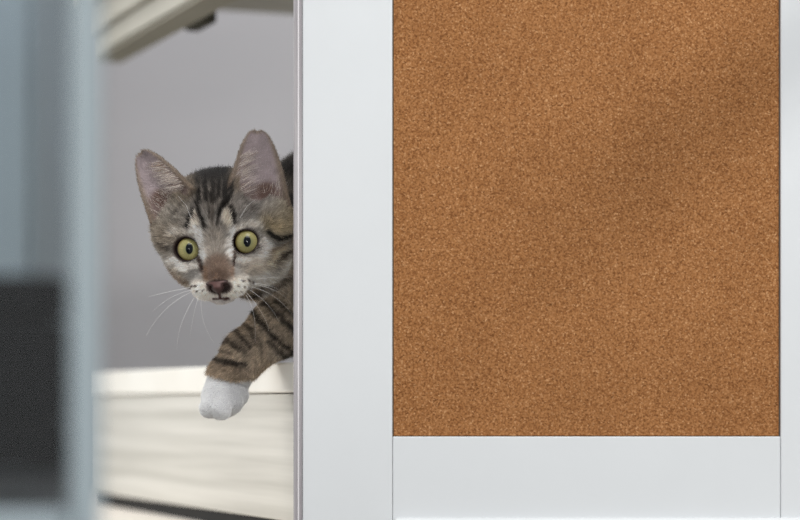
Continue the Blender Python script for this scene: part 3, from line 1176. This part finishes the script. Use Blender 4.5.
M['eye'] = mat_attr('kitten_eye', 'coat_colour', 0.4, 0.0, 0.55)
for s in (-1, 1):
    V_, Q_, c_ = eyeball(s)
    me = np_mesh('eye', V_ / 1000.0 - K0, Q_)
    set_col(me, c_)
    o = kid('eye', me, M['eye'])
    o['label'] = 'yellow-green eye with a narrow black pupil'


# ---- nose leather
def nose_mesh():
    a = np.arange(-8, 8.01, 0.28, dtype=np.float32)
    b_ = np.arange(-27, -14, 0.28, dtype=np.float32)
    f = np.arange(2, 16, 0.28, dtype=np.float32)
    G = np.stack(np.meshgrid(a, b_, f, indexing='ij'), -1)
    d = ell(G, (0, -19.7, 7.9), (6.3, 2.1, 3.5))
    d = smin(d, ell(G, (0, -21.8, 8.3), (3.5, 2.6, 3.2)), 1.5)
    d = smin(d, rcone(G, (0, -22.0, 9.2), (0, -25.2, 9.2), 2.2, 0.6), 1.2)
    for s in (-1, 1):
        d = smax(d, -rcone(G, (2.7 * s, -21.6, 13.5), (3.8 * s, -21.3, 8.8), 0.5, 0.7), 0.6)
        d = smax(d, -rcone(G, (3.4 * s, -21.6, 12.0), (5.8 * s, -20.6, 9.3), 0.5, 0.5), 0.5)
    vs, qs = surface_nets(a, b_, f, d)
    col = np.tile(np.array([100, 72, 68.0]), (len(vs), 1))
    rim = np.maximum(smooth(-0.3, 1.2, np.abs(vs[:, 0]) - 3.4 + np.maximum(-20.5 - vs[:, 1], 0) * 0.75), smooth(-23.8, -24.6, vs[:, 1]) * 1.0)
    top = smooth(-19.2, -18.3, vs[:, 1])
    low_ = smooth(-21.2, -23.4, vs[:, 1]) * 0.75
    w = np.clip(np.maximum(np.maximum(rim, top * 0.7), low_), 0, 1)[:, None]
    col = col * (1 - w) + np.array([58, 40, 37.0]) * w
    for s in (-1, 1):
        dd = np.linalg.norm(vs - np.array([3.5 * s, -21.5, 11.0]), axis=1)
        w = (1 - smooth(0.8, 2.2, dd))[:, None]
        col = col * (1 - w) + np.array([46, 30, 28.0]) * w
    return from_head(vs), qs, col


V_, Q_, c_ = nose_mesh()
me = np_mesh('nose', V_ / 1000.0 - K0, Q_)
set_col(me, c_)
M['nose'] = mat_attr('kitten_nose', 'coat_colour', 0.42, 0.4)
nz_ = kid('nose', me, M['nose'])
nz_['label'] = 'dusky pink nose with dark rims'


# ---- whiskers
def tube(name, pts, r0, r1, mat, parent):
    pts = np.asarray(pts, float)
    n = len(pts); k = 6
    vs, fs = [], []
    for i in range(n):
        t = pts[min(i + 1, n - 1)] - pts[max(i - 1, 0)]
        t /= np.linalg.norm(t)
        a = np.cross(t, (0.3, 0.9, 0.2)); a /= np.linalg.norm(a)
        b_ = np.cross(t, a)
        r = r0 + (r1 - r0) * i / (n - 1)
        for j in range(k):
            an = 2 * math.pi * j / k
            vs.append(pts[i] + r * (a * math.cos(an) + b_ * math.sin(an)))
    for i in range(n - 1):
        for j in range(k):
            fs.append((i * k + j, i * k + (j + 1) % k, (i + 1) * k + (j + 1) % k, (i + 1) * k + j))
    me = np_mesh(name, np.array(vs) / 1000.0 - K0, np.array(fs))
    return kid(name, me, mat, parent)


m, b, n, l = principled('whisker', (240, 238, 236), 0.35, 0, 0.5)
M['whisker'] = m
WH = [[(190, 287.5), (165, 292.6), (148, 297)], [(190, 292.6), (165, 310), (146, 336)], [(194, 298), (181, 325), (177, 350)], [(201, 301), (204, 323), (214, 343)],
      [(193, 290), (172, 297), (152, 312)], [(254, 283.6), (273, 287), (291.5, 297)], [(252, 287), (274, 296.5), (292, 314)], [(247, 293), (263, 315), (268.5, 331)],
      [(246, 295), (254, 316), (255, 343)], [(251, 284), (276, 291), (292, 305)], [(256, 279), (275, 277.5), (292, 277)], [(250, 290), (268, 305), (279, 322)],
      [(198, 298), (193, 318), (190, 338)]]
for w in WH:
    (ax, ay), (bx_, by_), (cx, cy) = w
    pts = []
    for k in range(13):
        t = k / 12.0
        # quadratic through the middle point
        mx, my = 2 * bx_ - (ax + cx) / 2, 2 * by_ - (ay + cy) / 2
        x = (1 - t) ** 2 * ax + 2 * t * (1 - t) * mx + t * t * cx
        y = (1 - t) ** 2 * ay + 2 * t * (1 - t) * my + t * t * cy
        dep = 0.030 - 0.0055 + 0.004 * t + 0.010 * t * t
        pts.append(pm(x, y, dep))
    tube('whisker', pts, 0.085, 0.03, M['whisker'], kit)
for w in (([(191, 218), (186, 205), (178, 196)]), ([(240, 218), (247, 206), (256, 199)])):
    pts = [pm(x, y, 0.026 - 0.002 * i) for i, (x, y) in enumerate(w)]
    tube('brow_whisker', pts, 0.08, 0.03, M['whisker'], kit)

# ----------------------------------------------------------------- light
w = bpy.data.worlds.new('daylight')
bpy.context.scene.world = w
w.use_nodes = True
bg = w.node_tree.nodes['Background']
bg.inputs['Color'].default_value = (0.965, 0.985, 1.0, 1)
bg.inputs['Strength'].default_value = 0.47


def area(name, loc, target, sx, sy, power, col=(1, 1, 1)):
    L = bpy.data.lights.new(name, 'AREA')
    L.shape = 'RECTANGLE'; L.size = sx; L.size_y = sy
    L.energy = power; L.color = col
    if sx < 0.1:
        L.shape = 'DISK'
    o = bpy.data.objects.new(name, L)
    C.objects.link(o)
    o.location = loc
    d = Vector(target) - Vector(loc)
    o.rotation_euler = d.to_track_quat('-Z', 'Y').to_euler()
    return o


area('window_light', (-2.1, 0.72, 1.6), (-0.05, 0.15, 1.0), 0.9, 1.2, 27, (1.0, 0.98, 0.95))
area('overhead_fill', (0.1, -0.9, 2.5), (0.05, 0, 1.0), 0.9, 0.9, 15, (1.0, 1.0, 1.0))  # unseen fill, put overhead to keep its reflection out of the eyes
area('wall_fill', (-0.9, 0.45, 2.5), (-0.4, 1.05, 1.1), 0.8, 0.5, 17, (1.0, 1.0, 1.0))  # unseen light added to brighten the grey back wall
area('flash_light', (0.0, -1.35, 1.16), (-0.09, 0, 1.07), 0.085, 0.085, 2.6, (1.0, 0.99, 0.97))
area('shadow_lamp', (1.0, -1.0, 1.75), (0.14, 0, 1.12), 0.12, 0.12, 8.0, (1.0, 0.99, 0.97))  # unseen lamp added to throw the stand's shadow onto the cork

# ----------------------------------------------------------------- camera
cd = bpy.data.cameras.new('camera')
cam = bpy.data.objects.new('camera', cd)
C.objects.link(cam)
cam.location = (0, CAM_Y, EYE_Z)
cam.rotation_euler = (math.pi / 2, 0, 0)
cd.sensor_fit = 'HORIZONTAL'
cd.sensor_width = 36.0
cd.lens = 108.0
cd.shift_x = 0.0
cd.shift_y = (403.0 - 260.0) / 800.0
cd.clip_start = 0.05
cd.dof.use_dof = True
cd.dof.focus_distance = 1.224
cd.dof.aperture_fstop = 4.9
sc = bpy.context.scene
sc.camera = cam
sc.cycles.use_denoising = True
sc.cycles.denoising_prefilter = 'NONE'
sc.cycles.sample_clamp_indirect = 3.0
sc.view_settings.view_transform = 'Standard'
sc.view_settings.look = 'None'
sc.view_settings.exposure = 0.0
sc.view_settings.gamma = 1.0
sc.view_settings.use_curve_mapping = False
